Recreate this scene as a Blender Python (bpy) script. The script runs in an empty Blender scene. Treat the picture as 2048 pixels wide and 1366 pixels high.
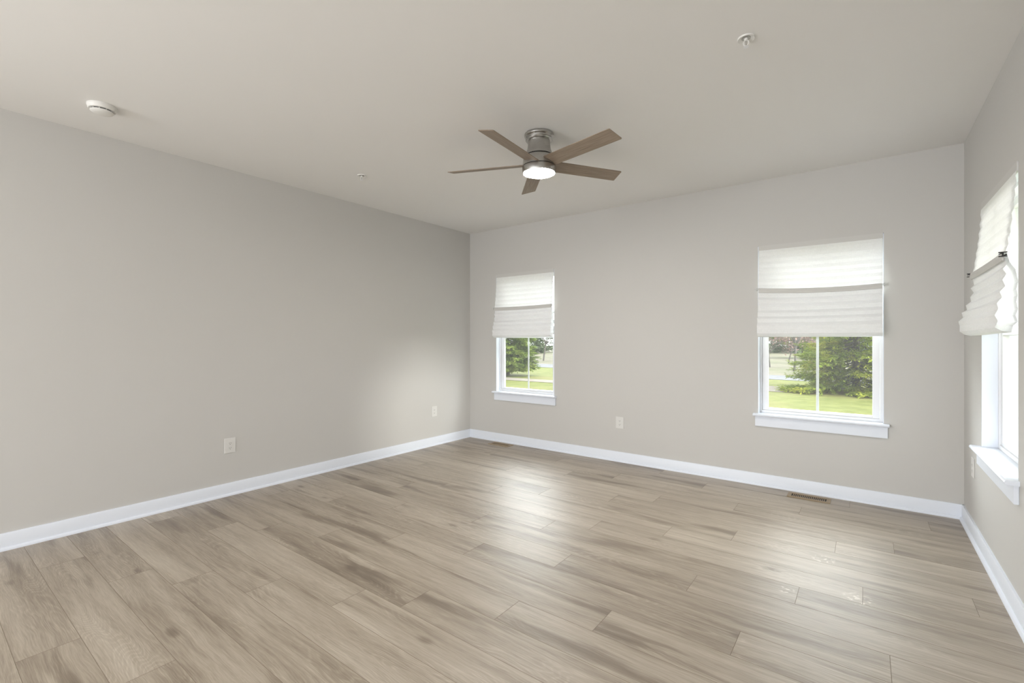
import bpy, math, random
from mathutils import Vector, Matrix, noise as mnoise

random.seed(7)
SC = bpy.context.scene
COL = SC.collection
R = math.radians

# ------------------------------------------------------------------ measures (metres)
XL, XR, YB, YR, H = -4.271, 0.573, 4.704, -5.5, 2.74
GZ = -0.5                                   # lawn level outside
WZ0, WZ1 = 0.645, 2.15                      # window openings
W1 = (-3.815, -2.932)
W2 = (-0.775, 0.115)
W3 = (3.19, 4.066)                          # along y on the right wall

# ------------------------------------------------------------------ camera
cam = bpy.data.cameras.new('camera')
cam.sensor_width = 36.0
cam.lens = 935.0 / 2048.0 * 36.0
cam.shift_y = -3.0 / 2048.0
cam.clip_start = 0.02
cam.clip_end = 400
cam_o = bpy.data.objects.new('camera', cam)
COL.objects.link(cam_o)
cam_o.location = (0, 0, 1.305)
cam_o.rotation_euler = (R(90), 0, R(37.1))
SC.camera = cam_o

# ------------------------------------------------------------------ world, sun, fill lights, exposure
world = bpy.data.worlds.new('sky')
SC.world = world
world.use_nodes = True
wt = world.node_tree
wn = wt.nodes
# overcast sky with two unseen bright lobes added to light the floor
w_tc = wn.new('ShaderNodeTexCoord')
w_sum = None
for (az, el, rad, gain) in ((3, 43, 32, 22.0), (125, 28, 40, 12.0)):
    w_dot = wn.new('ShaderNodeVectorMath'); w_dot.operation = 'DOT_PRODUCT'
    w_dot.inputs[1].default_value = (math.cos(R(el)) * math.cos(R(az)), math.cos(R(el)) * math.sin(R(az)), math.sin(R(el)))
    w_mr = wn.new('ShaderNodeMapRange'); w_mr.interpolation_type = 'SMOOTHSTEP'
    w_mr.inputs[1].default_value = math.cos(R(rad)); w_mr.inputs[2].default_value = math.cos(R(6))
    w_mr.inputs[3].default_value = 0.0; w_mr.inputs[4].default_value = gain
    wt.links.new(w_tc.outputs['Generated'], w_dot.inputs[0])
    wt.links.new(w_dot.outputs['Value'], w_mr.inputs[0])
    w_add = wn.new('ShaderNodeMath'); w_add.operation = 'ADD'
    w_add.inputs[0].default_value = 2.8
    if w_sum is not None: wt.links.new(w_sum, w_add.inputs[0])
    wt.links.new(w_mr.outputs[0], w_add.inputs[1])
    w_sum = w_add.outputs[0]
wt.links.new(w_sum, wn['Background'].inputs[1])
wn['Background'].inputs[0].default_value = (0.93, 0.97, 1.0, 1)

def lamp(name, kind, loc, rot, energy, color=(1, 1, 1), size=None, size_y=None, angle=None):
    l = bpy.data.lights.new(name, kind)
    l.energy = energy
    l.color = color
    if kind == 'AREA':
        l.shape = 'RECTANGLE'; l.size = size; l.size_y = size_y
    if angle is not None:
        l.angle = angle
    o = bpy.data.objects.new(name, l)
    COL.objects.link(o)
    o.location = loc
    o.rotation_euler = rot
    return o

def aim(v):
    return Vector(v).to_track_quat('-Z', 'Y').to_euler()

# hazy sun from the right of the house
lamp('hazy_sun', 'SUN', (8, 0, 6), aim((-1.0, 0.05, -0.12)), 4.6, (1.0, 0.97, 0.93), angle=R(16))
# fill lights added behind the camera: two on the rear wall, one each side
FILL_COL = (0.93, 0.96, 1.0)
lamp('rear_fill_high', 'AREA', (-1.9, YR + 0.03, 2.05), aim((0, 1, 0)), 75, FILL_COL, 4.4, 1.2)
lamp('rear_fill_left', 'AREA', (-3.45, YR + 0.03, 1.05), aim((0, 1, 0)), 60, FILL_COL, 1.5, 2.0)
lamp('right_fill', 'AREA', (XR - 0.02, -3.0, 1.45), aim((-1, 0, 0)), 54, FILL_COL, 2.2, 1.5)
lamp('left_fill', 'AREA', (XL + 0.02, -3.4, 1.25), aim((1, 0, 0)), 160, FILL_COL, 2.4, 1.8)

vs = SC.view_settings
vs.view_transform = 'Standard'
vs.look = 'None'
vs.exposure = 0.09
vs.gamma = 1.0
vs.use_curve_mapping = False

# ------------------------------------------------------------------ materials
def new_mat(name):
    m = bpy.data.materials.new(name)
    m.use_nodes = True
    nt = m.node_tree
    b = nt.nodes.get('Principled BSDF')
    return m, nt, b

def nd(nt, t, **kw):
    n = nt.nodes.new(t)
    for k, v in kw.items():
        setattr(n, k, v)
    return n

def simple(name, col, rough=0.5, metal=0.0, spec=0.5, bump=0.0, bscale=80.0, var=0.0):
    """procedural plain material with faint noise in tone and relief"""
    m, nt, b = new_mat(name)
    b.inputs['Base Color'].default_value = (*col, 1)
    b.inputs['Roughness'].default_value = rough
    b.inputs['Metallic'].default_value = metal
    b.inputs['Specular IOR Level'].default_value = spec
    tc = nd(nt, 'ShaderNodeTexCoord')
    no = nd(nt, 'ShaderNodeTexNoise')
    no.inputs['Scale'].default_value = bscale
    no.inputs['Detail'].default_value = 4
    nt.links.new(tc.outputs['Object'], no.inputs['Vector'])
    if var:
        mx = nd(nt, 'ShaderNodeMix', data_type='RGBA')
        mx.inputs[6].default_value = (*[c * (1 - var) for c in col], 1)
        mx.inputs[7].default_value = (*[min(1, c * (1 + var)) for c in col], 1)
        nt.links.new(no.outputs['Fac'], mx.inputs[0])
        nt.links.new(mx.outputs[2], b.inputs['Base Color'])
    if bump:
        bp = nd(nt, 'ShaderNodeBump')
        bp.inputs['Strength'].default_value = bump
        bp.inputs['Distance'].default_value = 0.002
        nt.links.new(no.outputs['Fac'], bp.inputs['Height'])
        nt.links.new(bp.outputs[0], b.inputs['Normal'])
    return m

M = {}
M['wall'] = simple('wall_paint', (0.605, 0.592, 0.567), 0.75, spec=0.25, bump=0.04, bscale=160)
M['ceiling'] = simple('ceiling_paint', (0.845, 0.835, 0.815), 0.9, spec=0.15, bump=0.03, bscale=160)
M['trim'] = simple('trim_paint', (0.805, 0.845, 0.92), 0.38, spec=0.45, bump=0.01, bscale=60)
M['vinyl'] = simple('window_vinyl', (0.86, 0.865, 0.88), 0.35, spec=0.45)
M['plastic'] = simple('white_plastic', (0.80, 0.79, 0.76), 0.4, spec=0.45)
M['plate'] = simple('outlet_plastic', (0.73, 0.72, 0.695), 0.35, spec=0.45)
M['dark'] = simple('dark_gap', (0.015, 0.013, 0.012), 0.6)
M['slot'] = simple('socket_slot', (0.10, 0.095, 0.085), 0.6)
M['black'] = simple('black_plastic', (0.03, 0.03, 0.03), 0.45)
M['grey_clip'] = simple('grey_clip_plastic', (0.60, 0.60, 0.58), 0.4)
M['brass'] = simple('register_enamel', (0.34, 0.25, 0.145), 0.42, metal=0.35, var=0.06)
M['chrome'] = simple('sprinkler_metal', (0.42, 0.41, 0.39), 0.3, metal=0.9)
M['blocker'] = simple('blocker_grey', (0.75, 0.74, 0.70), 0.7)  # surface of the slab added to shade the right window

def brushed():
    m, nt, b = new_mat('brushed_nickel')
    b.inputs['Metallic'].default_value = 1.0
    tc = nd(nt, 'ShaderNodeTexCoord')
    mp = nd(nt, 'ShaderNodeMapping')
    mp.inputs['Scale'].default_value = (60, 60, 1600)
    no = nd(nt, 'ShaderNodeTexNoise')
    no.inputs['Scale'].default_value = 1.0
    no.inputs['Detail'].default_value = 3
    cr = nd(nt, 'ShaderNodeValToRGB')
    cr.color_ramp.elements[0].color = (0.40, 0.39, 0.375, 1)
    cr.color_ramp.elements[1].color = (0.56, 0.55, 0.53, 1)
    rr = nd(nt, 'ShaderNodeMapRange')
    rr.inputs[3].default_value = 0.22; rr.inputs[4].default_value = 0.38
    nt.links.new(tc.outputs['Object'], mp.inputs[0])
    nt.links.new(mp.outputs[0], no.inputs['Vector'])
    nt.links.new(no.outputs['Fac'], cr.inputs[0])
    nt.links.new(no.outputs['Fac'], rr.inputs[0])
    nt.links.new(cr.outputs[0], b.inputs['Base Color'])
    nt.links.new(rr.outputs[0], b.inputs['Roughness'])
    return m
M['nickel'] = brushed()

def blade_wood():
    m, nt, b = new_mat('fan_blade_veneer')
    tc = nd(nt, 'ShaderNodeTexCoord')
    mp = nd(nt, 'ShaderNodeMapping')
    mp.inputs['Scale'].default_value = (6, 180, 40)
    no = nd(nt, 'ShaderNodeTexNoise')
    no.inputs['Scale'].default_value = 1.0
    no.inputs['Detail'].default_value = 6
    cr = nd(nt, 'ShaderNodeValToRGB')
    cr.color_ramp.elements[0].position = 0.3
    cr.color_ramp.elements[0].color = (0.195, 0.145, 0.105, 1)
    cr.color_ramp.elements[1].position = 0.7
    cr.color_ramp.elements[1].color = (0.345, 0.275, 0.21, 1)
    nt.links.new(tc.outputs['Object'], mp.inputs[0])
    nt.links.new(mp.outputs[0], no.inputs['Vector'])
    nt.links.new(no.outputs['Fac'], cr.inputs[0])
    nt.links.new(cr.outputs[0], b.inputs['Base Color'])
    b.inputs['Roughness'].default_value = 0.5
    return m
M['blade'] = blade_wood()

def emitter(name, col, s):
    m, nt, b = new_mat(name)
    b.inputs['Base Color'].default_value = (0.9, 0.9, 0.88, 1)
    b.inputs['Emission Color'].default_value = (*col, 1)
    b.inputs['Emission Strength'].default_value = s
    return m
M['lens'] = emitter('lit_lamp_lens', (1.0, 0.96, 0.92), 190.0)

def glass_mat():
    m, nt, b = new_mat('window_glass')
    nt.nodes.remove(b)
    out = nt.nodes['Material Output']
    tr = nd(nt, 'ShaderNodeBsdfTransparent')
    tr.inputs[0].default_value = (0.96, 0.975, 0.965, 1)
    gl = nd(nt, 'ShaderNodeBsdfGlossy')
    gl.inputs['Roughness'].default_value = 0.02
    lw = nd(nt, 'ShaderNodeLayerWeight')
    lw.inputs['Blend'].default_value = 0.5
    pw = nd(nt, 'ShaderNodeMath', operation='POWER'); pw.inputs[1].default_value = 5.0
    ma = nd(nt, 'ShaderNodeMath', operation='MULTIPLY_ADD'); ma.inputs[1].default_value = 0.9; ma.inputs[2].default_value = 0.035
    nt.links.new(lw.outputs['Facing'], pw.inputs[0])
    nt.links.new(pw.outputs[0], ma.inputs[0])
    mx = nd(nt, 'ShaderNodeMixShader')
    nt.links.new(ma.outputs[0], mx.inputs[0])
    nt.links.new(tr.outputs[0], mx.inputs[1])
    nt.links.new(gl.outputs[0], mx.inputs[2])
    nt.links.new(mx.outputs[0], out.inputs[0])
    return m
M['glass'] = glass_mat()

def screen_mat():
    """fine pale insect mesh seen from afar: mostly open, its threads scatter daylight"""
    m, nt, b = new_mat('insect_mesh')
    nt.nodes.remove(b)
    out = nt.nodes['Material Output']
    tr = nd(nt, 'ShaderNodeBsdfTransparent')
    tl = nd(nt, 'ShaderNodeBsdfTranslucent')
    tl.inputs[0].default_value = (0.9, 0.9, 0.88, 1)
    mx = nd(nt, 'ShaderNodeMixShader')
    mx.inputs[0].default_value = 0.014
    nt.links.new(tr.outputs[0], mx.inputs[1])
    nt.links.new(tl.outputs[0], mx.inputs[2])
    nt.links.new(mx.outputs[0], out.inputs[0])
    return m
M['screen'] = screen_mat()

def paper_mat(name, trans):
    m, nt, b = new_mat(name)
    nt.nodes.remove(b)
    out = nt.nodes['Material Output']
    tc = nd(nt, 'ShaderNodeTexCoord')
    n1 = nd(nt, 'ShaderNodeTexNoise'); n1.inputs['Scale'].default_value = 1.0; n1.inputs['Detail'].default_value = 3
    n2 = nd(nt, 'ShaderNodeTexNoise'); n2.inputs['Scale'].default_value = 1.0; n2.inputs['Detail'].default_value = 3
    m1 = nd(nt, 'ShaderNodeMapping'); m1.inputs['Scale'].default_value = (30, 30, 420)
    m2 = nd(nt, 'ShaderNodeMapping'); m2.inputs['Scale'].default_value = (420, 420, 25)
    ad = nd(nt, 'ShaderNodeMath', operation='ADD')
    cr = nd(nt, 'ShaderNodeValToRGB')
    cr.color_ramp.elements[0].position = 0.35; cr.color_ramp.elements[0].color = (0.85, 0.85, 0.85, 1)
    cr.color_ramp.elements[1].position = 0.65; cr.color_ramp.elements[1].color = (0.94, 0.94, 0.94, 1)
    hf = nd(nt, 'ShaderNodeMath', operation='MULTIPLY'); hf.inputs[1].default_value = 0.5
    L = nt.links.new
    L(tc.outputs['Object'], m1.inputs[0]); L(tc.outputs['Object'], m2.inputs[0])
    L(m1.outputs[0], n1.inputs['Vector']); L(m2.outputs[0], n2.inputs['Vector'])
    L(n1.outputs['Fac'], ad.inputs[0]); L(n2.outputs['Fac'], ad.inputs[1])
    L(ad.outputs[0], hf.inputs[0]); L(hf.outputs[0], cr.inputs[0])
    df = nd(nt, 'ShaderNodeBsdfDiffuse')
    tl = nd(nt, 'ShaderNodeBsdfTranslucent')
    L(cr.outputs[0], df.inputs[0]); L(cr.outputs[0], tl.inputs[0])
    mx = nd(nt, 'ShaderNodeMixShader'); mx.inputs[0].default_value = trans
    L(df.outputs[0], mx.inputs[1]); L(tl.outputs[0], mx.inputs[2])
    L(mx.outputs[0], out.inputs[0])
    return m
M['paper'] = paper_mat('pleated_paper', 0.19)
M['paper_thick'] = simple('stacked_paper_strip', (0.64, 0.63, 0.605), 0.8, spec=0.2, bump=0.05, bscale=300)

def foliage_mat(name, c0, c1, c2, scale=3.0):
    m, nt, b = new_mat(name)
    nt.nodes.remove(b)
    out = nt.nodes['Material Output']
    tc = nd(nt, 'ShaderNodeTexCoord')
    no = nd(nt, 'ShaderNodeTexNoise'); no.inputs['Scale'].default_value = scale; no.inputs['Detail'].default_value = 5
    cr = nd(nt, 'ShaderNodeValToRGB')
    e = cr.color_ramp.elements
    e[0].position = 0.32; e[0].color = (*c0, 1)
    e[1].position = 0.68; e[1].color = (*c2, 1)
    x = e.new(0.5); x.color = (*c1, 1)
    df = nd(nt, 'ShaderNodeBsdfDiffuse'); tl = nd(nt, 'ShaderNodeBsdfTranslucent')
    mx = nd(nt, 'ShaderNodeMixShader'); mx.inputs[0].default_value = 0.3
    L = nt.links.new
    L(tc.outputs['Object'], no.inputs['Vector']); L(no.outputs['Fac'], cr.inputs[0])
    L(cr.outputs[0], df.inputs[0]); L(cr.outputs[0], tl.inputs[0])
    L(df.outputs[0], mx.inputs[1]); L(tl.outputs[0], mx.inputs[2]); L(mx.outputs[0], out.inputs[0])
    return m
M['spruce'] = foliage_mat('spruce_needles', (0.118, 0.170, 0.023), (0.220, 0.277, 0.040), (0.441, 0.443, 0.064), 1.6)
M['arbor'] = foliage_mat('arborvitae_scales', (0.078, 0.121, 0.023), (0.150, 0.203, 0.042), (0.268, 0.316, 0.072), 1.6)
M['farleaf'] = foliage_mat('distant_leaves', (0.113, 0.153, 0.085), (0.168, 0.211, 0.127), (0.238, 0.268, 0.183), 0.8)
M['bud'] = foliage_mat('pinkish_buds', (0.216, 0.144, 0.123), (0.274, 0.196, 0.171), (0.333, 0.249, 0.217), 1.5)
M['bark'] = simple('bark', (0.050, 0.040, 0.032), 0.9, var=0.25, bscale=9)
M['greybark'] = simple('grey_bark', (0.086, 0.076, 0.068), 0.9, var=0.2, bscale=9)

def ground_mat(name, c0, c1, s1, c2=None, s2=0.15):
    m, nt, b = new_mat(name)
    tc = nd(nt, 'ShaderNodeTexCoord')
    L = nt.links.new
    n1 = nd(nt, 'ShaderNodeTexNoise'); n1.inputs['Scale'].default_value = s1; n1.inputs['Detail'].default_value = 8
    cr = nd(nt, 'ShaderNodeValToRGB')
    cr.color_ramp.elements[0].position = 0.35; cr.color_ramp.elements[0].color = (*c0, 1)
    cr.color_ramp.elements[1].position = 0.65; cr.color_ramp.elements[1].color = (*c1, 1)
    L(tc.outputs['Object'], n1.inputs['Vector']); L(n1.outputs['Fac'], cr.inputs[0])
    last = cr.outputs[0]
    if c2:
        n2 = nd(nt, 'ShaderNodeTexNoise'); n2.inputs['Scale'].default_value = s2; n2.inputs['Detail'].default_value = 4
        c = nd(nt, 'ShaderNodeValToRGB')
        c.color_ramp.elements[0].position = 0.45; c.color_ramp.elements[1].position = 0.75
        mx = nd(nt, 'ShaderNodeMix', data_type='RGBA')
        mx.inputs[7].default_value = (*c2, 1)
        L(tc.outputs['Object'], n2.inputs['Vector']); L(n2.outputs['Fac'], c.inputs[0])
        L(c.outputs[0], mx.inputs[0]); L(last, mx.inputs[6]); last = mx.outputs[2]
    L(last, b.inputs['Base Color'])
    b.inputs['Roughness'].default_value = 0.95
    b.inputs['Specular IOR Level'].default_value = 0.1
    return m
M['lawn'] = ground_mat('lawn_grass', (0.080, 0.090, 0.019), (0.119, 0.124, 0.034), 2.6, (0.139, 0.121, 0.045), 0.35)
M['field'] = ground_mat('dry_field', (0.105, 0.098, 0.066), (0.134, 0.118, 0.087), 1.2, (0.094, 0.105, 0.051), 0.12)
M['road'] = ground_mat('road_asphalt', (0.107, 0.107, 0.115), (0.124, 0.124, 0.130), 3.0)
M['mulch'] = ground_mat('pale_gravel', (0.154, 0.129, 0.106), (0.190, 0.169, 0.141), 5.0)

def floor_mat():
    m, nt, b = new_mat('oak_plank')
    L = nt.links.new
    uv = nd(nt, 'ShaderNodeUVMap'); uv.uv_map = 'grain'
    at = nd(nt, 'ShaderNodeAttribute'); at.attribute_name = 'tone'
    sp = nd(nt, 'ShaderNodeSeparateXYZ'); L(uv.outputs[0], sp.inputs[0])
    seed = nd(nt, 'ShaderNodeMath', operation='MULTIPLY'); seed.inputs[1].default_value = 37.0
    L(at.outputs['Fac'], seed.inputs[0])

    def vec(su, sv, sw=1.0, vsock=None):
        a = nd(nt, 'ShaderNodeMath', operation='MULTIPLY'); a.inputs[1].default_value = su; L(sp.outputs[0], a.inputs[0])
        c = nd(nt, 'ShaderNodeMath', operation='MULTIPLY'); c.inputs[1].default_value = sv; L(vsock or sp.outputs[1], c.inputs[0])
        d = nd(nt, 'ShaderNodeMath', operation='MULTIPLY'); d.inputs[1].default_value = sw; L(seed.outputs[0], d.inputs[0])
        k = nd(nt, 'ShaderNodeCombineXYZ'); L(a.outputs[0], k.inputs[0]); L(c.outputs[0], k.inputs[1]); L(d.outputs[0], k.inputs[2])
        return k.outputs[0]

    def noise(v, det=4, rough=0.55, dist=0.0):
        n = nd(nt, 'ShaderNodeTexNoise'); n.inputs['Scale'].default_value = 1.0
        n.inputs['Detail'].default_value = det; n.inputs['Roughness'].default_value = rough
        n.inputs['Distortion'].default_value = dist
        L(v, n.inputs['Vector']); return n.outputs['Fac']

    def mr(sock, a, b_, c, d, smooth=False):
        n = nd(nt, 'ShaderNodeMapRange')
        if smooth: n.interpolation_type = 'SMOOTHSTEP'
        n.inputs[1].default_value = a; n.inputs[2].default_value = b_; n.inputs[3].default_value = c; n.inputs[4].default_value = d
        L(sock, n.inputs[0]); return n.outputs[0]

    def mth(op, x, y):
        n = nd(nt, 'ShaderNodeMath', operation=op)
        for i, s in enumerate((x, y)):
            if isinstance(s, (int, float)): n.inputs[i].default_value = s
            else: L(s, n.inputs[i])
        return n.outputs[0]

    # grain wanders across the plank
    wob = noise(vec(1.7, 5.0), 3)
    wv = mth('ADD', sp.outputs[1], mr(wob, 0, 1, -0.03, 0.03))
    broad = noise(vec(0.8, 13.0, 1.0, wv), 4, 0.6)
    streak = noise(vec(3.0, 60.0, 1.3, wv), 5, 0.65)
    fine = noise(vec(9.0, 270.0, 1.7, wv), 3, 0.65)
    # growth-ring lines that close into long arches
    ring = noise(vec(0.85, 5.5, 2.1, wv), 2, 0.4)
    rl = mth('MULTIPLY', ring, 46.0)
    rl = mth('FRACT', rl, 0)
    rl = mth('ABSOLUTE', mth('SUBTRACT', rl, 0.5), 0)
    rl = mr(rl, 0.02, 0.30, 1.0, 0.0, True)
    rmask = mr(noise(vec(1.1, 4.0, 3.3), 2), 0.42, 0.62, 0.0, 1.0, True)
    rl = mth('MULTIPLY', mth('MULTIPLY', rl, rmask), mr(fine, 0.35, 0.6, 0.2, 1.0))
    # smoky dark patches and knots
    smoke = mr(noise(vec(1.0, 7.5, 4.1, wv), 3, 0.5), 0.53, 0.74, 0.0, 1.0, True)
    vo = nd(nt, 'ShaderNodeTexVoronoi'); vo.inputs['Scale'].default_value = 1.0
    L(vec(1.9, 5.2, 0.0, wv), vo.inputs['Vector'])
    kn = mr(vo.outputs['Distance'], 0.01, 0.15, 1.0, 0.0, True)
    csp = nd(nt, 'ShaderNodeSeparateColor'); L(vo.outputs['Color'], csp.inputs[0])
    kn = mth('MULTIPLY', kn, mr(csp.outputs[0], 0.5, 0.62, 0.0, 1.0))

    v = mth('MULTIPLY', mr(broad, 0.25, 0.75, -1, 1), 0.20)
    v = mth('ADD', v, mth('MULTIPLY', mr(streak, 0.25, 0.75, -1, 1), 0.14))
    v = mth('ADD', v, mth('MULTIPLY', mr(fine, 0.3, 0.7, -1, 1), 0.13))
    v = mth('ADD', v, mth('MULTIPLY', mr(at.outputs['Fac'], 0, 1, -1, 1), 0.085))
    v = mth('ADD', v, mth('MULTIPLY', rl, 0.17))
    v = mth('SUBTRACT', v, mth('MULTIPLY', smoke, 0.42))
    v = mth('SUBTRACT', v, mth('MULTIPLY', kn, 0.42))
    v = mth('ADD', v, 0.59)
    cr = nd(nt, 'ShaderNodeValToRGB')
    e = cr.color_ramp.elements
    e[0].position = 0.0; e[0].color = (0.135, 0.098, 0.068, 1)
    e[1].position = 1.0; e[1].color = (0.53, 0.465, 0.378, 1)
    x = e.new(0.35); x.color = (0.228, 0.178, 0.126, 1)
    x = e.new(0.62); x.color = (0.365, 0.305, 0.232, 1)
    L(v, cr.inputs[0])
    # dried dust smears left on the boards
    geo = nd(nt, 'ShaderNodeNewGeometry')
    dust = None
    for (px, py, rad) in ((-0.03, 2.93, 0.085), (-0.20, 3.34, 0.07), (-0.33, 2.81, 0.05)):
        ds = nd(nt, 'ShaderNodeVectorMath', operation='DISTANCE'); ds.inputs[1].default_value = (px, py, 0)
        L(geo.outputs['Position'], ds.inputs[0])
        k = mr(ds.outputs['Value'], rad * 0.4, rad, 1.0, 0.0, True)
        dust = k if dust is None else mth('MAXIMUM', dust, k)
    dn = nd(nt, 'ShaderNodeTexNoise'); dn.inputs['Scale'].default_value = 38.0; dn.inputs['Detail'].default_value = 4
    L(geo.outputs['Position'], dn.inputs['Vector'])
    dust = mth('MULTIPLY', dust, mr(dn.outputs['Fac'], 0.52, 0.6, 0.0, 0.55, True))
    mx = nd(nt, 'ShaderNodeMix', data_type='RGBA'); mx.inputs[7].default_value = (0.82, 0.76, 0.66, 1)
    L(dust, mx.inputs[0]); L(cr.outputs[0], mx.inputs[6])
    L(mx.outputs[2], b.inputs['Base Color'])
    L(mr(streak, 0.2, 0.8, 0.42, 0.52), b.inputs['Roughness'])
    b.inputs['Specular IOR Level'].default_value = 0.85
    b.inputs['Coat Weight'].default_value = 0.5
    b.inputs['Coat Roughness'].default_value = 0.46
    b.inputs['Coat IOR'].default_value = 1.55
    bp = nd(nt, 'ShaderNodeBump'); bp.inputs['Strength'].default_value = 0.12; bp.inputs['Distance'].default_value = 0.001
    L(mth('ADD', fine, mth('MULTIPLY', rl, 0.6)), bp.inputs['Height'])
    L(bp.outputs[0], b.inputs['Normal'])
    return m
M['floor'] = floor_mat()
M['seam'] = simple('plank_seam', (0.25, 0.20, 0.15), 0.6, var=0.2)

# ------------------------------------------------------------------ mesh helpers
class MB:
    def __init__(self):
        self.v = []; self.f = []; self.m = []
    def face(self, pts, mi=0):
        n = len(self.v)
        self.v += [tuple(p) for p in pts]
        self.f.append(tuple(range(n, n + len(pts)))); self.m.append(mi)
    def box(self, x0, x1, y0, y1, z0, z1, mi=0):
        n = len(self.v)
        self.v += [(x0, y0, z0), (x1, y0, z0), (x1, y1, z0), (x0, y1, z0), (x0, y0, z1), (x1, y0, z1), (x1, y1, z1), (x0, y1, z1)]
        for q in ((0, 3, 2, 1), (4, 5, 6, 7), (0, 1, 5, 4), (1, 2, 6, 5), (2, 3, 7, 6), (3, 0, 4, 7)):
            self.f.append(tuple(n + i for i in q)); self.m.append(mi)
    def prism(self, prof, fn, s0, s1, mi=0):
        """extrude a closed 2-D profile between s0 and s1; fn(a, b, s) -> point"""
        n = len(self.v); k = len(prof)
        for s in (s0, s1):
            self.v += [tuple(fn(a, b, s)) for a, b in prof]
        for i in range(k):
            j = (i + 1) % k
            self.f.append((n + i, n + j, n + k + j, n + k + i)); self.m.append(mi)
        self.f.append(tuple(n + i for i in reversed(range(k)))); self.m.append(mi)
        self.f.append(tuple(n + k + i for i in range(k))); self.m.append(mi)
    def lathe(self, prof, seg=48, c=(0, 0), mi=0, cap0=True, cap1=True):
        n = len(self.v); k = len(prof)
        for r, z in prof:
            for i in range(seg):
                a = 2 * math.pi * i / seg
                self.v.append((c[0] + r * math.cos(a), c[1] + r * math.sin(a), z))
        for j in range(k - 1):
            for i in range(seg):
                q = (i + 1) % seg
                self.f.append((n + j * seg + i, n + j * seg + q, n + (j + 1) * seg + q, n + (j + 1) * seg + i)); self.m.append(mi)
        if cap0: self.f.append(tuple(n + i for i in reversed(range(seg)))); self.m.append(mi)
        if cap1: self.f.append(tuple(n + (k - 1) * seg + i for i in range(seg))); self.m.append(mi)
    def tube(self, p0, p1, r0, r1, seg=6, mi=0):
        p0 = Vector(p0); p1 = Vector(p1); d = (p1 - p0)
        if d.length < 1e-6: return
        d.normalize()
        a = d.orthogonal().normalized(); b = d.cross(a)
        n = len(self.v)
        for p, r in ((p0, r0), (p1, r1)):
            for i in range(seg):
                t = 2 * math.pi * i / seg
                self.v.append(tuple(p + (a * math.cos(t) + b * math.sin(t)) * r))
        for i in range(seg):
            q = (i + 1) % seg
            self.f.append((n + i, n + q, n + seg + q, n + seg + i)); self.m.append(mi)
        self.f.append(tuple(n + i for i in reversed(range(seg)))); self.m.append(mi)
        self.f.append(tuple(n + seg + i for i in range(seg))); self.m.append(mi)
    def build(self, name, mats, parent=None, smooth=False, bevel=0.0, bseg=2, angle=35):
        me = bpy.data.meshes.new(name)
        me.from_pydata(self.v, [], self.f)
        if not isinstance(mats, (list, tuple)): mats = [mats]
        for m in mats: me.materials.append(m)
        if len(mats) > 1: me.polygons.foreach_set('material_index', self.m)
        if smooth:
            me.polygons.foreach_set('use_smooth', [True] * len(me.polygons))
            me.set_sharp_from_angle(angle=R(angle))
        me.update()
        o = bpy.data.objects.new(name, me)
        COL.objects.link(o)
        if parent: o.parent = parent
        if bevel:
            bv = o.modifiers.new('bevel', 'BEVEL'); bv.width = bevel; bv.segments = bseg; bv.limit_method = 'ANGLE'; bv.angle_limit = R(40)
        return o

def tag(o, label=None, cat=None, group=None, kind=None):
    if label: o['label'] = label
    if cat: o['category'] = cat
    if group: o['group'] = group
    if kind: o['kind'] = kind
    return o

def empty(name, loc=(0, 0, 0), rz=0.0):
    o = bpy.data.objects.new(name, None)
    COL.objects.link(o)
    o.location = loc; o.rotation_euler = (0, 0, rz)
    o.empty_display_size = 0.1
    return o

def copy_tree(o, parent=None):
    c = o.copy(); COL.objects.link(c)
    if parent: c.parent = parent
    for ch in list(o.children):
        copy_tree(ch, c)
    return c

# ------------------------------------------------------------------ room shell
T = 0.20
ceil = MB(); ceil.box(XL - T, XR + T, YR, YB + T, H, H + 0.12)
tag(ceil.build('ceiling', M['ceiling']), 'smooth pale greige painted ceiling', 'ceiling', kind='structure')

w = MB(); w.box(XL - T, XL, YR, YB + T, GZ, H)
tag(w.build('wall_left', M['wall']), 'long blank greige wall on the left', 'wall', kind='structure')

def wall_with_openings(name, a0, a1, openings, fn, label):
    """wall slab along axis a, split around window openings; fn(a0,a1,z0,z1) adds a box"""
    m = MB()
    cuts = sorted(openings)
    cur = a0
    for (o0, o1) in cuts:
        fn(m, cur, o0, GZ, H)
        fn(m, o0, o1, GZ, WZ0 - 0.0225)
        fn(m, o0, o1, WZ1, H)
        cur = o1
    fn(m, cur, a1, GZ, H)
    return tag(m.build(name, M['wall']), label, 'wall', kind='structure')
wr = MB(); wr.box(XL - T, XR + T, YR - 0.15, YR, GZ, H)
tag(wr.build('wall_rear', M['wall']), 'greige wall at the far end behind the viewer', 'wall', kind='structure')
wall_with_openings('wall_back', XL, XR, [W1, W2], lambda m, p, q, z0, z1: m.box(p, q, YB, YB + T, z0, z1), 'greige far wall with two windows')
wall_with_openings('wall_right', YR, YB + T, [W3], lambda m, p, q, z0, z1: m.box(XR, XR + T, p, q, z0, z1), 'greige right wall with one window seen edge on')

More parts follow.
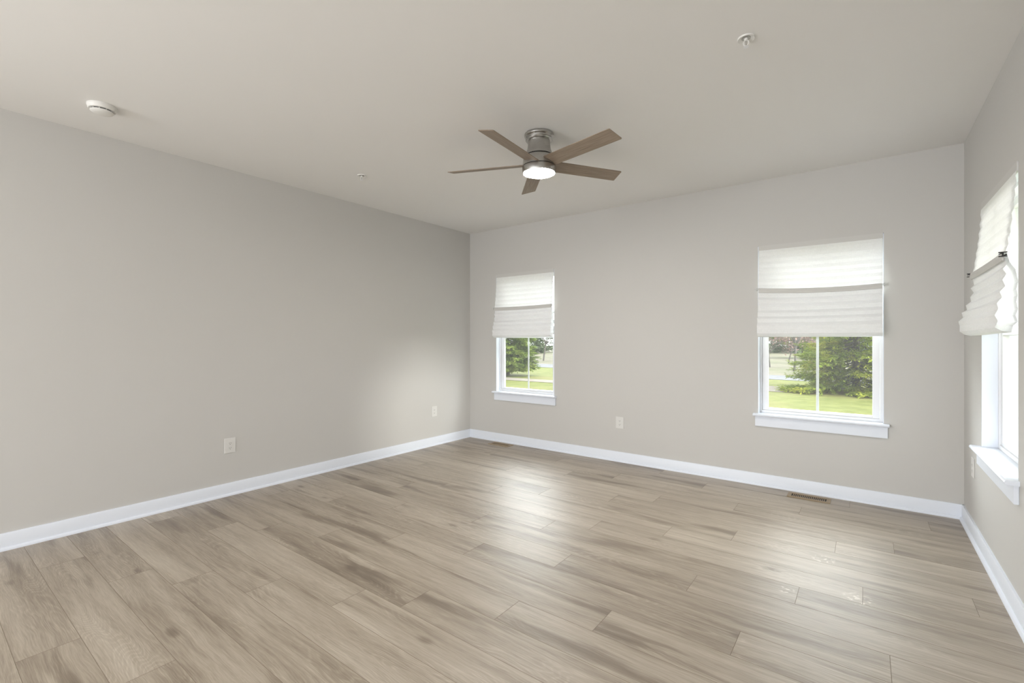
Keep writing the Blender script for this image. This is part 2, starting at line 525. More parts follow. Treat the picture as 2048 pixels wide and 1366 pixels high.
# ---- plank floor: every board its own faces with a chamfered edge, one mesh
PL, PW, Y0 = 1.507, 0.1992, 0.694
JO = {-2: -2.743, -1: -2.246, 0: -3.247, 1: -2.945, 2: -2.553, 3: -2.087, 4: -1.813, 5: -1.382, 6: -0.977, 7: -0.447, 8: 0.080, 9: -0.744,
      10: -0.279, 11: -0.012, 12: 0.429, 13: -0.699, 14: -0.151, 15: 0.141, 16: -0.809, 17: -0.398, 18: -1.15, 19: -0.1, 20: -0.6}
TONE = {}
fl = MB(); tone = []; uvs = []
rnd = random.Random(11)
k = math.floor((YR - Y0) / PW)
while Y0 + k * PW < YB:
    y0 = max(YR, Y0 + k * PW); y1 = min(YB, Y0 + (k + 1) * PW)
    j = JO.get(k, rnd.uniform(-1.5, 0))
    x = j - PL * math.ceil((j - XL) / PL)
    while x < XR:
        x0 = max(XL, x); x1 = min(XR, x + PL)
        if x1 - x0 > 0.004:
            tv = rnd.random(); ou, ov = rnd.uniform(0, 40), rnd.uniform(0, 20)
            g = 0.0011; dz = -0.0009
            P = [(x0, y0, dz), (x1, y0, dz), (x1, y1, dz), (x0, y1, dz)]
            Q = [(x0 + g, y0 + g, 0), (x1 - g, y0 + g, 0), (x1 - g, y1 - g, 0), (x0 + g, y1 - g, 0)]
            faces = [(Q, 0)] + [([P[i], P[(i + 1) % 4], Q[(i + 1) % 4], Q[i]], 1) for i in range(4)]
            for pts, mi in faces:
                fl.face(pts, mi); tone.append(tv)
                uvs += [(p[0] - x + ou, p[1] - y0 + ov) for p in pts]
        x += PL
    k += 1
# slab under the boards
n0 = len(fl.f)
fl.box(XL, XR, YR, YB, -0.06, -0.002, 1)
for f in fl.f[n0:]:
    tone.append(0.5); uvs += [(0, 0)] * len(f)
fo = fl.build('floor', [M['floor'], M['seam']])
ul = fo.data.uv_layers.new(name='grain')
ul.data.foreach_set('uv', [c for u in uvs for c in u])
ta = fo.data.attributes.new('tone', 'FLOAT', 'FACE')
ta.data.foreach_set('value', tone)
tag(fo, 'greyish oak plank floor', 'floor', kind='structure')

# ---- baseboards with shoe moulding
BBP = [(0, 0), (0.030, 0), (0.030, 0.006), (0.028, 0.013), (0.023, 0.018), (0.015, 0.020), (0.015, 0.098), (0.011, 0.105), (0, 0.105)]
def baseboard(name, fn, s0, s1, label):
    m = MB(); m.prism(BBP, fn, s0, s1)
    tag(m.build(name, M['trim'], smooth=True, angle=30), label, 'baseboard', kind='structure')
baseboard('baseboard_left', lambda a, b, s: (XL + a, s, b), YR, YB, 'white baseboard along the left wall')
baseboard('baseboard_back', lambda a, b, s: (s, YB - a, b), XL, XR, 'white baseboard along the far wall')
baseboard('baseboard_right', lambda a, b, s: (XR - a, s, b), YR, YB, 'white baseboard along the right wall')

# ------------------------------------------------------------------ windows
# local frame: s along the wall, d = depth outwards from the room face, z up
def window(name, s0, s1, P, label, flip):
    """P(s, d, z) -> world.  flip mirrors winding"""
    root = empty(name, P((s0 + s1) / 2, 0.0, WZ0))
    tag(root, label, 'window', kind='structure')
    off = Vector(root.location)
    def bx(m, a0, a1, d0, d1, z0, z1):
        p = P(a0, d0, z0); q = P(a1, d1, z1)
        m.box(min(p[0], q[0]) - off.x, max(p[0], q[0]) - off.x, min(p[1], q[1]) - off.y, max(p[1], q[1]) - off.y, z0 - off.z, z1 - off.z)
    def ring(m, a0, a1, z0, z1, d0, d1, l, r, b, t):
        bx(m, a0, a0 + l, d0, d1, z0, z1)
        bx(m, a1 - r, a1, d0, d1, z0, z1)
        bx(m, a0 + l, a1 - r, d0, d1, z0, z0 + b)
        bx(m, a0 + l, a1 - r, d0, d1, z1 - t, z1)
    m = MB()
    bx(m, s0 + 0.0002, s0 + 0.005, 0.0005, 0.0715, WZ0 + 0.0005, WZ1 - 0.0055)
    bx(m, s1 - 0.005, s1 - 0.0002, 0.0005, 0.0715, WZ0 + 0.0005, WZ1 - 0.0055)
    bx(m, s0 + 0.0002, s1 - 0.0002, 0.0085, 0.0715, WZ1 - 0.0052, WZ1 - 0.0002)
    m.build('jamb_liner', M['trim'], root)
    # vinyl frame with a stepped inner lip
    m = MB(); ring(m, s0, s1, WZ0, WZ1, 0.072, 0.165, 0.022, 0.022, 0.024, 0.024)
    bx(m, s0 + 0.001, s1 - 0.001, 0.0725, 0.165, WZ0 - 0.022, WZ0)
    m.build('window_frame', M['vinyl'], root, bevel=0.002)
    zm = 1.372
    ls0, ls1 = s0 + 0.024, s1 - 0.024
    # lower sash (inner track), upper sash (outer track)
    for nm, z0, z1, d0, d1, bt, tp in (('lower_sash', WZ0 + 0.0245, zm, 0.080, 0.112, 0.022, 0.040), ('upper_sash', zm - 0.035, WZ1 - 0.0245, 0.116, 0.148, 0.040, 0.045)):
        m = MB(); ring(m, ls0, ls1, z0, z1, d0, d1, 0.047, 0.047, bt, tp)
        sash = m.build(nm, M['vinyl'], root, bevel=0.003)
        dm = (d0 + d1) / 2
        m = MB(); bx(m, ls0 + 0.045, ls1 - 0.045, dm - 0.002, dm + 0.002, z0 + bt - 0.002, z1 - tp + 0.002)
        m.build('glass_pane', M['glass'], sash)
        m = MB(); c = (s0 + s1) / 2
        bx(m, c - 0.010, c + 0.010, dm + 0.003, dm + 0.009, z0 + bt, z1 - tp)
        m.build('muntin', M['vinyl'], sash, bevel=0.002)
    m = MB(); bx(m, s0 + 0.024, s1 - 0.024, 0.1505, 0.1515, WZ0 + 0.026, zm)
    m.build('insect_screen', M['screen'], root)
    # stool with rounded nose, apron below
    m = MB()
    nose = [(0.0715, 0.0), (-0.044, 0.0), (-0.050, -0.004), (-0.053, -0.011), (-0.050, -0.018), (-0.044, -0.022), (0.0, -0.022), (0.0715, -0.022)]
    nose_h = [(-0.0005, 0.0), (-0.044, 0.0), (-0.050, -0.004), (-0.053, -0.011), (-0.050, -0.018), (-0.044, -0.022), (-0.0005, -0.022)]
    def fn(a, b, s):
        p = P(s, a, WZ0 + b); return (p[0] - off.x, p[1] - off.y, p[2] - off.z)
    m.prism(nose, fn, s0 + 0.0005, s1 - 0.0005)
    m.prism(nose_h, fn, s0 - 0.034, s0 + 0.0005)
    m.prism(nose_h, fn, s1 - 0.0005, s1 + 0.034)
    m.build('window_sill', M['trim'], root)
    m = MB(); bx(m, s0 - 0.020, s1 + 0.024, -0.019, -0.0002, WZ0 - 0.112, WZ0 - 0.0225)
    m.build('apron', M['trim'], root, bevel=0.002)
    return root
PB = lambda s, d, z: (s, YB + d, z)
PR = lambda s, d, z: (XR + d, s, z)
window('window_1', W1[0], W1[1], PB, 'double hung window on the far wall next to the left corner', False)
window('window_2', W2[0], W2[1], PB, 'double hung window on the far wall near the right corner', False)
window('window_3', W3[0], W3[1], PR, 'double hung window on the right wall, seen edge on', True)

# ------------------------------------------------------------------ pleated paper shades
NEAR = [(.027, 1.665), (.008, 1.631), (-.002, 1.571), (.006, 1.539), (-.001, 1.510), (.006, 1.481), (-.001, 1.448), (.006, 1.419), (.000, 1.389),
        (.014, 1.371), (.020, 1.341), (.052, 1.347), (.076, 1.364), (.067, 1.394), (.078, 1.422), (.064, 1.451), (.071, 1.478), (.051, 1.503),
        (.060, 1.530), (.041, 1.555), (.050, 1.584), (.036, 1.610), (.050, 1.636), (.036, 1.655), (.044, 1.690)]
FAR = [(.027, 1.665), (.008, 1.631), (-.002, 1.571), (.006, 1.539), (-.001, 1.510), (.006, 1.481), (-.001, 1.448), (.006, 1.419), (.004, 1.389),
       (.018, 1.365), (.049, 1.331), (.078, 1.338), (.100, 1.358), (.099, 1.391), (.105, 1.419), (.085, 1.443), (.090, 1.472), (.067, 1.490),
       (.072, 1.518), (.048, 1.539), (.053, 1.568), (.037, 1.594), (.049, 1.620), (.035, 1.640), (.044, 1.690)]
def upper(bar_p):
    o = []
    for i in range(14):
        t = i / 13.0
        o.append((0.004 + (bar_p - 0.006) * t ** 1.5 + (0.0025 if i % 2 else -0.0025) * (1 if i else 0), 2.108 - (2.108 - 1.72) * t))
    return o

def shade(P, s0, s1, prof0, prof1, zoff, sag, label, clip_mat, seed, clip_label=None):
    """prof0 at s0, prof1 at s1; zoff(t): vertical shift of the gathered part, sag at mid-width"""
    rr = random.Random(seed)
    root = empty('pleated_shade', P((s0 + s1) / 2, 0, WZ1))
    tag(root, label, 'window shade', 'pleated paper shades on the windows')
    off = Vector(root.location)
    up_ = upper(0.040)
    n = len(up_) + len(prof0)
    NS = 18
    jit = [[rr.uniform(-1, 1) for _ in range(4)] for _ in range(n)]
    m = MB()
    for k in range(NS + 1):
        t = k / NS
        s = s0 + (s1 - s0) * t
        bow = zoff(t) - sag * 4 * t * (1 - t)
        for i in range(n):
            if i < len(up_):
                p, z = up_[i]
                wgt = max(0.0, (2.108 - z) / (2.108 - 1.72))
                edge = 0
            else:
                a, b = prof0[i - len(up_)], prof1[i - len(up_)]
                p = a[0] + (b[0] - a[0]) * t; z = a[1] + (b[1] - a[1]) * t
                wgt = min(1.0, max(0.0, (z - 1.33) / (1.70 - 1.33)))
            j = jit[i]
            amp = (0.0009 if i < 14 else 0.0016) if i else 0.0
            w_ = amp * (j[0] * math.sin(3.1 * t + 3 * j[1]) + 0.6 * j[2] * math.sin(7 * t + 3 * j[3]))
            q = P(s, -(p + w_), z + bow * wgt + w_ * 0.8)
            m.v.append((q[0] - off.x, q[1] - off.y, q[2] - off.z))
    for k in range(NS):
        for i in range(n - 1):
            a = k * n + i
            m.f.append((a, a + 1, a + n + 1, a + n)); m.m.append(0)
    m.build('pleated_sheet', M['paper'], root)
    # folded strip glued under the head of the opening
    m = MB()
    def bx(m, a0, a1, d0, d1, z0, z1):
        p = P(a0, d0, z0); q = P(a1, d1, z1)
        m.box(min(p[0], q[0]) - off.x, max(p[0], q[0]) - off.x, min(p[1], q[1]) - off.y, max(p[1], q[1]) - off.y, z0 - off.z, z1 - off.z)
    bx(m, s0 - 0.003, s1 + 0.003, -0.004, 0.006, 2.104, WZ1 - 0.0005)
    m.build('head_strip', M['paper_thick'], root)
    # bottom bar of stacked pleats clipped up at mid height
    m = MB(); K = 16
    pr = [(0.046, -0.020), (0.052, -0.018), (0.056, 0.0), (0.052, 0.020), (0.046, 0.021)]
    bars = []
    for k in range(K + 1):
        t = k / K
        z = 1.692 + zoff(t) - sag * 4 * t * (1 - t)
        s = s0 + 0.004 + (s1 - s0 - 0.008) * t
        for p, dz in pr:
            q = P(s, -p, z + dz); m.v.append((q[0] - off.x, q[1] - off.y, q[2] - off.z))
    kk = len(pr)
    for k in range(K):
        for i in range(kk):
            j = (i + 1) % kk
            m.f.append((k * kk + i, k * kk + j, (k + 1) * kk + j, (k + 1) * kk + i)); m.m.append(0)
    m.f.append(tuple(reversed(range(kk)))); m.m.append(0)
    m.f.append(tuple(K * kk + i for i in range(kk))); m.m.append(0)
    m.build('bottom_bar', M['paper_thick'], root)
    # spring clips at both ends
    for t, sg in ((0, -1), (1, 1)):
        z = 1.700 + zoff(t)
        s = (s0, s1)[t]
        m = MB()
        a, b = sorted((s - sg * 0.014, s + sg * 0.030))
        for dz0, dz1, d0, d1 in ((0.003, 0.008, -0.062, -0.0570), (-0.004, 0.001, -0.0445, -0.0395)):
            bx(m, a, b, d0, d1, z + dz0, z + dz1)
        a, b = sorted((s + sg * 0.006, s + sg * 0.013))
        bx(m, a, b, -0.066, -0.036, z - 0.010, z - 0.005)
        bx(m, a, b, -0.066, -0.036, z + 0.009, z + 0.014)
        bx(m, a, b, -0.054, -0.048, z - 0.0055, z + 0.0095)
        c = m.build('clip', clip_mat[t], root, bevel=0.001)
        if clip_mat[t] is M['black']: c['label'] = 'black clip'
    return root

mid = lambda a, b, f: [(p[0] + (q[0] - p[0]) * f, p[1] + (q[1] - p[1]) * f) for p, q in zip(a, b)]
shade(PR, W3[0] + 0.009, W3[1] - 0.011, NEAR, FAR, lambda t: 0.012 - 0.004 * t, 0.004,
      'white pleated paper shade on the right wall window, flaring into the room', (M['black'], M['black']), 5)
shade(PB, W2[0] + 0.009, W2[1] - 0.009, FAR, mid(NEAR, FAR, 0.5), lambda t: 0.055 - 0.018 * t, 0.016,
      'white pleated paper shade on the far wall window nearer the right corner', (M['grey_clip'], M['grey_clip']), 6)
shade(PB, W1[0] + 0.009, W1[1] - 0.009, mid(NEAR, FAR, 0.6), NEAR, lambda t: 0.010 + 0.008 * t, 0.006,
      'white pleated paper shade on the far wall window beside the left corner', (M['grey_clip'], M['grey_clip']), 9)

# ------------------------------------------------------------------ ceiling fan
FC = (-1.815, 2.712)
fan = empty('ceiling_fan', (FC[0], FC[1], H))
tag(fan, 'brushed nickel flush mount ceiling fan with five taupe wood blades and a lit lamp', 'ceiling fan')
def zz(l): return [(r, z - H) for r, z in l]
m = MB(); m.lathe(zz([(0.086, 2.7395), (0.100, 2.736), (0.103, 2.728), (0.101, 2.720), (0.090, 2.712), (0.089, 2.703), (0.094, 2.696), (0.090, 2.690), (0.078, 2.686)]), 64)
can = m.build('canopy', M['nickel'], fan, smooth=True)
m = MB()
a = R(-125)
for dr in (0,):
    e = Vector((math.cos(a), math.sin(a), 0)); t_ = Vector((-math.sin(a), math.cos(a), 0))
    c = e * 0.0895 + Vector((0, 0, 2.7075 - H))
    m.face([c + t_ * sx * 0.006 + Vector((0, 0, sz * 0.003)) + e * 0.0012 for sx, sz in ((-1, -1), (1, -1), (1, 1), (-1, 1))])
    m.face([c + t_ * sx * 0.006 + Vector((0, 0, sz * 0.003)) - e * 0.004 for sx, sz in ((1, -1), (-1, -1), (-1, 1), (1, 1))])
m.build('screw_slot', M['dark'], can)
m = MB(); m.lathe(zz([(0.0765, 2.688), (0.0775, 2.665), (0.079, 2.645), (0.082, 2.628), (0.088, 2.612), (0.094, 2.600), (0.096, 2.588)]), 64)
m.build('neck', M['nickel'], fan, smooth=True)
m = MB(); m.lathe(zz([(0.0905, 2.591), (0.0905, 2.578)]), 64)
m.build('vent_gap', M['dark'], fan, smooth=True)
m = MB(); m.lathe(zz([(0.098, 2.580), (0.1045, 2.576), (0.109, 2.566), (0.1125, 2.545), (0.1145, 2.524), (0.1150, 2.513)]), 64)
m.build('motor_housing', M['nickel'], fan, smooth=True)
m = MB(); m.lathe(zz([(0.1115, 2.515), (0.1115, 2.505)]), 64)
m.build('shadow_gap', M['dark'], fan, smooth=True)
m = MB(); m.lathe(zz([(0.112, 2.508), (0.1155, 2.507), (0.1165, 2.504), (0.1165, 2.474), (0.1148, 2.4665), (0.1105, 2.4645), (0.1085, 2.468)]), 64)
m.build('lamp_ring', M['nickel'], fan, smooth=True)
m = MB(); m.lathe(zz([(0.1086, 2.470), (0.107, 2.4655), (0.100, 2.4635), (0.075, 2.4625), (0.04, 2.462), (0.004, 2.4618)]), 64)
m.build('lamp_lens', M['lens'], fan, smooth=True)
def blade_mesh():
    """flat wooden blade along local +x, skewed tip, root cut to the housing's curve"""
    out = [(0.098, -0.056), (0.112, -0.058)]
    out += [(0.642, -0.059), (0.650, -0.055)]
    out += [(0.658, 0.053), (0.653, 0.0585)]
    out += [(0.112, 0.058), (0.098, 0.056)]
    m = MB(); th = 0.0028
    m.prism(out, lambda a, b, s: (a, b, s), -th, th)
    return m
proto = None
for k in range(5):
    if proto is None:
        b = blade_mesh().build('blade', M['blade'], fan, bevel=0.0012); proto = b
    else:
        b = proto.copy(); COL.objects.link(b); b.parent = fan
    th = R(-84.4 + 72 * k)
    tiltz = -0.010 * math.cos(th - R(-80)) / 0.65
    b.rotation_mode = 'XYZ'
    mt = Matrix.Translation((0, 0, 2.5275 - H)) @ Matrix.Rotation(th, 4, 'Z') @ Matrix.Rotation(-math.atan(tiltz), 4, 'Y') @ Matrix.Rotation(R(-14.6), 4, 'X')
    b.matrix_local = mt
    
# ------------------------------------------------------------------ smoke detector and sprinklers
sd = empty('smoke_detector', (-3.735, 0.770, H))
tag(sd, 'round white smoke detector on the ceiling above the left wall', 'smoke detector')
m = MB(); m.lathe([(0.072, -0.0005), (0.0725, -0.010), (0.070, -0.013), (0.068, -0.024), (0.064, -0.028)], 56)
m.build('base', M['plastic'], sd, smooth=True)
m = MB(); m.lathe([(0.050, -0.026), (0.050, -0.036)], 48)
m.build('vent_slot', M['dark'], sd, smooth=True)
for i in range(10):
    a = 2 * math.pi * (i + 0.3) / 10
    m = MB()
    m.tube((0.053 * math.cos(a), 0.053 * math.sin(a), -0.026), (0.053 * math.cos(a), 0.053 * math.sin(a), -0.036), 0.0022, 0.0022, 6)
    m.build('vent_rib', M['plastic'], sd)
m = MB(); m.lathe([(0.056, -0.0345), (0.0575, -0.037), (0.052, -0.043), (0.034, -0.048), (0.006, -0.049)], 56)
m.build('cover', M['plastic'], sd, smooth=True)

def sprinkler(x, y, label):
    root = empty('fire_sprinkler', (x, y, H))
    tag(root, label, 'sprinkler', 'ceiling sprinkler heads')
    m = MB(); m.lathe([(0.020, -0.001), (0.030, -0.004), (0.0365, -0.007), (0.0385, -0.004), (0.0385, -0.0003)], 40, cap0=False, cap1=False)
    m.build('escutcheon', M['plastic'], root, smooth=True)
    m = MB(); m.lathe([(0.0195, -0.0006), (0.0195, -0.0022)], 32); 
    m.build('recess_cup', M['chrome'], root, smooth=True)
    m = MB(); m.lathe([(0.009, -0.001), (0.009, -0.012), (0.006, -0.014)], 24)
    m.build('body', M['plastic'], root, smooth=True)
    m = MB()
    for s in (-1, 1):
        pts = [(s * 0.007, 0, -0.012), (s * 0.012, 0, -0.020), (s * 0.011, 0, -0.030), (s * 0.003, 0, -0.038)]
        for p, q in zip(pts[:-1], pts[1:]): m.tube(p, q, 0.0022, 0.0022, 8)
    m.build('frame_arms', M['plastic'], root, smooth=True)
    m = MB(); m.tube((0, 0, -0.013), (0, 0, -0.037), 0.0019, 0.0019, 8)
    m.build('heat_bulb', M['chrome'], root, smooth=True)
    m = MB(); m.lathe([(0.004, -0.036), (0.0115, -0.040), (0.0125, -0.0418), (0.003, -0.042)], 20)
    m.build('deflector', M['vinyl'], root, smooth=True)
    return root
sp1 = sprinkler(-0.453, 2.444, 'white sprinkler head on the ceiling above the right side, larger looking of the two')
sp2 = copy_tree(sp1)
sp2.location = (-3.505, 2.462, H)
tag(sp2, 'small white sprinkler head on the ceiling between the fan and the left wall')

# ------------------------------------------------------------------ outlets   (local: x across, y out of the wall, z up)
def outlet(loc, rz, label):
    root = empty('wall_outlet', loc, rz)
    tag(root, label, 'outlet', 'duplex outlets low on the walls')
    m = MB()
    w2, h2 = 0.0445, 0.0635
    n = []
    m.box(-w2, w2, 0.0003, 0.006, -h2, h2)
    m.build('face_plate', M['plate'], root, bevel=0.003, bseg=3)
    for s in (-1, 1):
        m = MB()
        oc = []
        for i in range(24):
            a = 2 * math.pi * i / 24
            oc.append((max(-0.0165, min(0.0165, 0.0195 * math.cos(a))), s * 0.0195 + max(-0.0142, min(0.0142, 0.0175 * math.sin(a)))))
        m.prism(oc, lambda a, b, y: (a, y, b), 0.0050, 0.0076)
        rc = m.build('receptacle', M['plate'], root)
        m = MB()
        for dx, hh in ((-0.0063, 0.0042), (0.0063, 0.0034)):
            m.box(dx - 0.0013, dx + 0.0013, 0.0070, 0.0079, s * 0.0195 + 0.001 - hh, s * 0.0195 + 0.001 + hh)
        m.prism([(0.0027 * math.cos(2 * math.pi * i / 12), s * 0.0195 - 0.0095 + 0.0027 * math.sin(2 * math.pi * i / 12)) for i in range(12)], lambda a, b, y: (a, y, b), 0.0070, 0.0079)
        m.build('slots', M['slot'], rc)
    m = MB(); m.prism([(0.0028 * math.cos(2 * math.pi * i / 12), 0.0028 * math.sin(2 * math.pi * i / 12)) for i in range(12)], lambda a, b, y: (a, y, b), 0.005, 0.0068)
    m.build('screw', M['plastic'], root)
    return root
o1 = outlet((XL, 1.707, 0.417), R(-90), 'white duplex outlet on the left wall, nearer to the viewer')
o2 = copy_tree(o1); o2.location = (XL, 4.045, 0.420); tag(o2, 'small white duplex outlet on the left wall close to the far corner')
o3 = copy_tree(o1); o3.location = (-2.105, YB, 0.418); o3.rotation_euler = (0, 0, R(180)); tag(o3, 'white duplex outlet on the far wall between the two windows')
o4 = copy_tree(o1); o4.location = (XR, 4.335, 0.455); o4.rotation_euler = (0, 0, R(90)); tag(o4, 'outlet seen edge on, on the right wall below the window sill')

# ------------------------------------------------------------------ floor registers
def register(loc, label):
    root = empty('floor_register', loc)
    tag(root, label, 'floor vent', 'floor vents by the far wall')
    L2, W2_ = 0.150, 0.066
    m = MB()
    iL, iW = 0.122, 0.038
    for (a0, a1, b0, b1) in ((-L2, -iL, -W2_, W2_), (iL, L2, -W2_, W2_), (-iL, iL, -W2_, -iW), (-iL, iL, iW, W2_)):
        m.box(a0, a1, b0, b1, 0.0002, 0.005)
    m.build('frame', M['brass'], root)
    m = MB()
    N = 19
    for i in range(1, N):
        x = -iL + 2 * iL * i / N
        m.box(x - 0.0026, x + 0.0026, -iW, iW, 0.0008, 0.0044)
    m.build('grille', M['brass'], root)
    m = MB(); m.box(-iL, iL, -iW, iW, 0.0001, 0.0006)
    m.build('duct_opening', M['dark'], root)
    return root
r1 = register((-0.375, 4.562, 0), 'tan metal floor vent below the far wall window near the right corner')
r2 = copy_tree(r1); r2.location = (-3.632, 4.568, 0)
tag(r2, 'tan metal floor vent below the far wall window beside the left corner')

# ------------------------------------------------------------------ outdoors
ev = MB(); ev.box(XR + T, XR + T + 0.95, 2.4, YB + 0.6, 2.47, 2.62)  # unseen slab added to keep sky glow off the upper right window
tag(ev.build('sky_blocker', M['blocker']), 'unseen slab added outside to shade the right wall window', 'light blocker', kind='structure')
def strip(name, pts, mat, label, cat, z):
    m = MB(); m.face([(x, y, z) for x, y in pts])
    return tag(m.build(name, mat), label, cat, kind='structure')
lawn = MB()
lawn.box(-70, 40, -25, 27.2, GZ - 0.3, GZ)
tag(lawn.build('lawn', M['lawn']), 'bright green lawn outside the windows', 'lawn', kind='structure')
fd = MB(); fd.box(-110, 60, 27.2, 130, GZ - 0.3, GZ)
tag(fd.build('field', M['field']), 'pale dry field beyond the road', 'field', kind='structure')
strip('road', [(-70, 31.5), (-18, 25.9), (-3.75, 24.2), (40, 20.0), (40, 22.8), (-3.75, 27.1), (-18, 29.2), (-70, 35.0)], M['road'], 'pale grey road beyond the lawn', 'road', GZ + 0.012)
strip('path', [(-40, 16.4), (-20, 16.6), (-9.5, 16.65), (-8.3, 17.0), (-9.5, 17.75), (-20, 17.75), (-40, 17.7)], M['mulch'], 'pale gravel path across the lawn', 'path', GZ + 0.012)
strip('mulch_patch', [(-2.6 + 1.5 * math.cos(i * math.pi / 12), 19.6 + 1.1 * math.sin(i * math.pi / 12)) for i in range(24)], M['mulch'], 'bare tan patch at the edge of the spruce', 'ground', GZ + 0.012)

def quad_leaf(m, c, d, u, ln, wd):
    """pointed spray: narrow kite along d, folded a little along its midrib"""
    s = d.cross(u)
    if s.length < 1e-4: s = d.orthogonal()
    s.normalize(); nrm = s.cross(d).normalized()
    t = c + d * ln
    q = c + d * ln * 0.45
    n = len(m.v)
    m.v += [tuple(c), tuple(q + s * wd + nrm * wd * 0.35), tuple(t), tuple(q - s * wd + nrm * wd * 0.35)]
    m.f.append((n, n + 1, n + 2)); m.m.append(0)
    m.f.append((n, n + 2, n + 3)); m.m.append(0)

def conifer(loc, Ht, Rd, droop, nb, leaf, mat, label, group, seed, base=0.25, power=0.75, per=26, name='spruce_tree', cat='tree'):
    rr = random.Random(seed)
    root = empty(name, loc)
    tag(root, label, cat, group)
    tr = MB()
    tr.tube((0, 0, -0.05), (0, 0, Ht * 0.95), Rd * 0.035 + 0.05, 0.02, 10)
    fo_ = MB()
    for i in range(nb):
        h = base + (Ht - base) * ((i + rr.random()) / nb) ** 1.15
        a = rr.uniform(0, 2 * math.pi)
        ln = Rd * (1 - (h - base) / (Ht - base + 0.2)) ** power * rr.uniform(0.78, 1.12)
        e = Vector((math.cos(a), math.sin(a), 0))
        # branch curve: out and down (or up), tip lifting
        pts = []
        for k in range(7):
            t = k / 6
            pts.append(Vector((0, 0, h)) + e * ln * t + Vector((0, 0, -droop * ln * (t - 0.55 * t * t))))
        for p in pts:
            if p.z < 0.06: p.z = 0.06 + rr.random() * 0.05
        for k in range(6):
            tr.tube(pts[k], pts[k + 1], 0.022 * (1 - k / 7) * (0.5 + ln / 3), 0.022 * (1 - (k + 1) / 7) * (0.5 + ln / 3), 5)
        side = Vector((-e.y, e.x, 0))
        for k in range(int(per * max(0.35, ln / Rd))):
            t = rr.uniform(0.15, 1.0) ** 0.8
            f = min(5, int(t * 6)); g = t * 6 - f
            c = pts[f].lerp(pts[f + 1], g)
            sd_ = rr.choice((-1, 1))
            tl = (0.34 * ln * (1.1 - t * 0.75) + 0.10) * rr.uniform(0.5, 1.1)
            d = (e * rr.uniform(0.5, 1.0) + side * sd_ * rr.uniform(0.5, 1.0) + Vector((0, 0, rr.uniform(-0.35, 0.25)))).normalized()
            ns = max(3, int(tl / (leaf * 0.42)))
            for q in range(ns):
                cc = c + d * tl * (q / ns)
                for w in range(2):
                    dd = (d * 0.9 + side * rr.uniform(-0.8, 0.8) + e * rr.uniform(-.3, .6) + Vector((0, 0, rr.uniform(-0.55, 0.45)))).normalized()
                    cz = cc + Vector((rr.uniform(-.03, .03), rr.uniform(-.03, .03), rr.uniform(-.03, .03)))
                    if cz.z < 0.05: cz.z = 0.05
                    quad_leaf(fo_, cz, dd, Vector((rr.uniform(-.5, .5), rr.uniform(-.5, .5), 1)), leaf * rr.uniform(0.7, 1.25), leaf * 0.17)
    tr.build('trunk', M['bark'], root)
    fo_.build('foliage', mat, root)
    return root

def bare_tree(loc, Ht, label, group, seed, mat, bark, spread=0.55, buds=True, name='bare_tree', leaf=0.20, dens=6):
    rr = random.Random(seed)
    root = empty(name, loc)
    tag(root, label, 'tree', group)
    tr = MB(); bd = MB()
    def grow(p, d, ln, r, lev):
        n = 3
        for k in range(n):
            d2 = (d + Vector((rr.uniform(-.14, .14), rr.uniform(-.14, .14), rr.uniform(-.02, .10)))).normalized()
            q = p + d2 * ln / n
            tr.tube(p, q, r * (1 - k * 0.12), r * (1 - (k + 1) * 0.12), 6 if lev < 2 else 4)
            p = q; d = d2
        if lev >= 4:
            for k in range(dens):
                quad_leaf(bd, p + Vector((rr.uniform(-.3, .3), rr.uniform(-.3, .3), rr.uniform(-.3, .3))), Vector((rr.uniform(-1, 1), rr.uniform(-1, 1), rr.uniform(-.4, 1))).normalized(), Vector((0.2, 0.1, 1)), leaf * rr.uniform(.6, 1.3), leaf * 0.28)
            return
        for k in range(3 if lev else 5):
            a = rr.uniform(0, 2 * math.pi)
            o = d.orthogonal().normalized(); o2 = d.cross(o)
            dd = (d * (1 - spread * 0.5) + (o * math.cos(a) + o2 * math.sin(a)) * spread * rr.uniform(0.7, 1.3)).normalized()
            grow(p - d * ln * rr.uniform(0, 0.25), dd, ln * rr.uniform(0.62, 0.85), r * 0.58, lev + 1)
    grow(Vector((0, 0, -0.05)), Vector((0, 0, 1)), Ht * 0.27, Ht * 0.010 + 0.012, 0)
    tr.build('branches', bark, root)
    if buds: bd.build('foliage', mat, root)
    return root

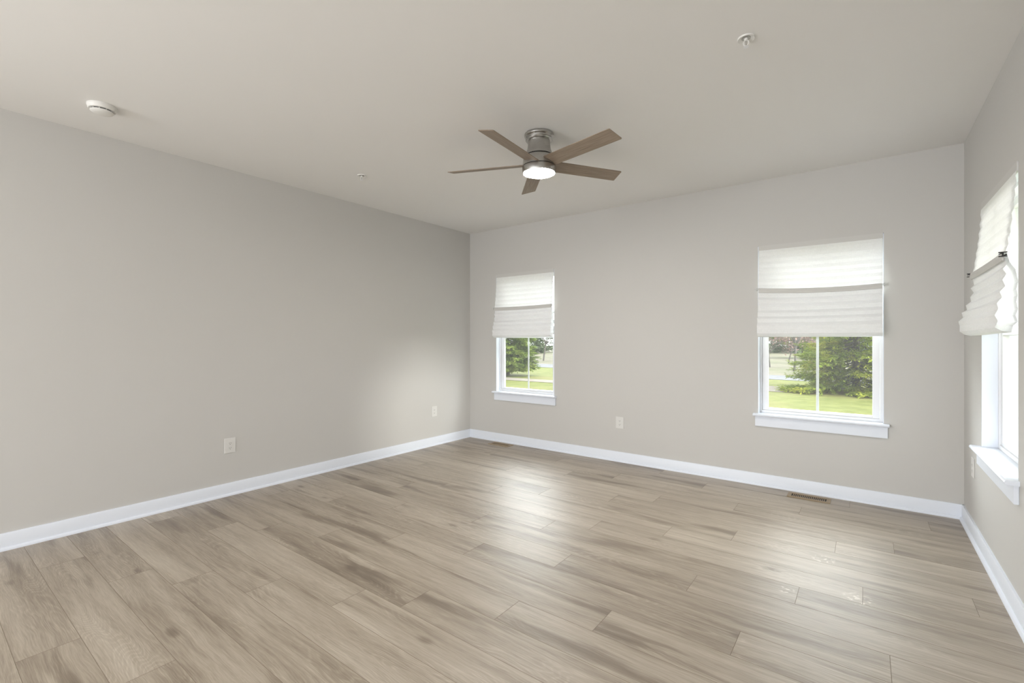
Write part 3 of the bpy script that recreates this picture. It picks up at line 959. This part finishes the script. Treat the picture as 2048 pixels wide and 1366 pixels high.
# the evergreen outside each far-wall window
conifer((-0.26, 20.2, GZ), 6.5, 2.2, 0.36, 260, 0.12, M['spruce'], 'broad dark spruce outside the window near the right corner', 'evergreens on the lawn', 3, base=0.22, per=46)
conifer((-14.55, 18.9, GZ), 5.2, 1.5, -0.35, 260, 0.12, M['arbor'], 'bushy yellow green evergreen outside the window beside the left corner', 'evergreens on the lawn', 4, base=0.12, power=0.55, per=44, name='evergreen_tree')

def dirpos(px, Z):
    u = (px - 1024) / 935.0
    return (Z * (-0.6032 + u * 0.7976), Z * (0.7976 + u * 0.6032), GZ)
g = 'bare trees beyond the road'
bare_tree(dirpos(1540, 31), 4.2, 'pinkish bare tree beyond the road, leftmost one through the wider right hand window', g, 21, M['bud'], M['greybark'], 0.75)
bare_tree(dirpos(1577, 36), 4.2, 'pinkish bare tree beyond the road, second from the left through the right hand window', g, 22, M['bud'], M['greybark'], 0.62)
bare_tree(dirpos(1588, 27), 6.5, 'thin slender bare tree nearest the road, through the right hand window', g, 23, M['bud'], M['greybark'], 0.3, dens=1)
bare_tree(dirpos(1087, 41), 6.5, 'spreading grey green tree beyond the road, through the left hand window', g, 24, M['farleaf'], M['greybark'], 0.7, name='budding_tree', leaf=0.26, dens=5)
bare_tree(dirpos(1146, 46), 5.0, 'spreading budding tree at the right edge of the left hand window', g, 25, M['farleaf'], M['greybark'], 0.7, name='budding_tree', leaf=0.26, dens=4)
conifer(dirpos(1607, 46), 9.0, 3.6, 0.15, 90, 0.34, M['arbor'], 'green evergreen beyond the road, just left of the big spruce', 'far evergreens', 31, base=1.6, power=0.5, per=26, name='evergreen_tree')
g = 'hazy woods at the far edge of the field'
i = 0
for row, (Z, px0, px1) in enumerate(((64, 1490, 1790), (71, 1536, 1800), (64, 960, 1140), (71, 1003, 1160))):
    px = px0
    while px < px1:
        conifer(dirpos(px, Z), (6.0, 7.0, 6.4, 7.4)[i % 4], 2.75, 0.05, 60, 0.55, M['farleaf'], 'hazy pale tree in the woods at the far edge of the field', g, 60 + i, base=0.3, power=0.45, per=22, name='woodland_tree')
        px += 6.3 * 935 / Z; i += 1
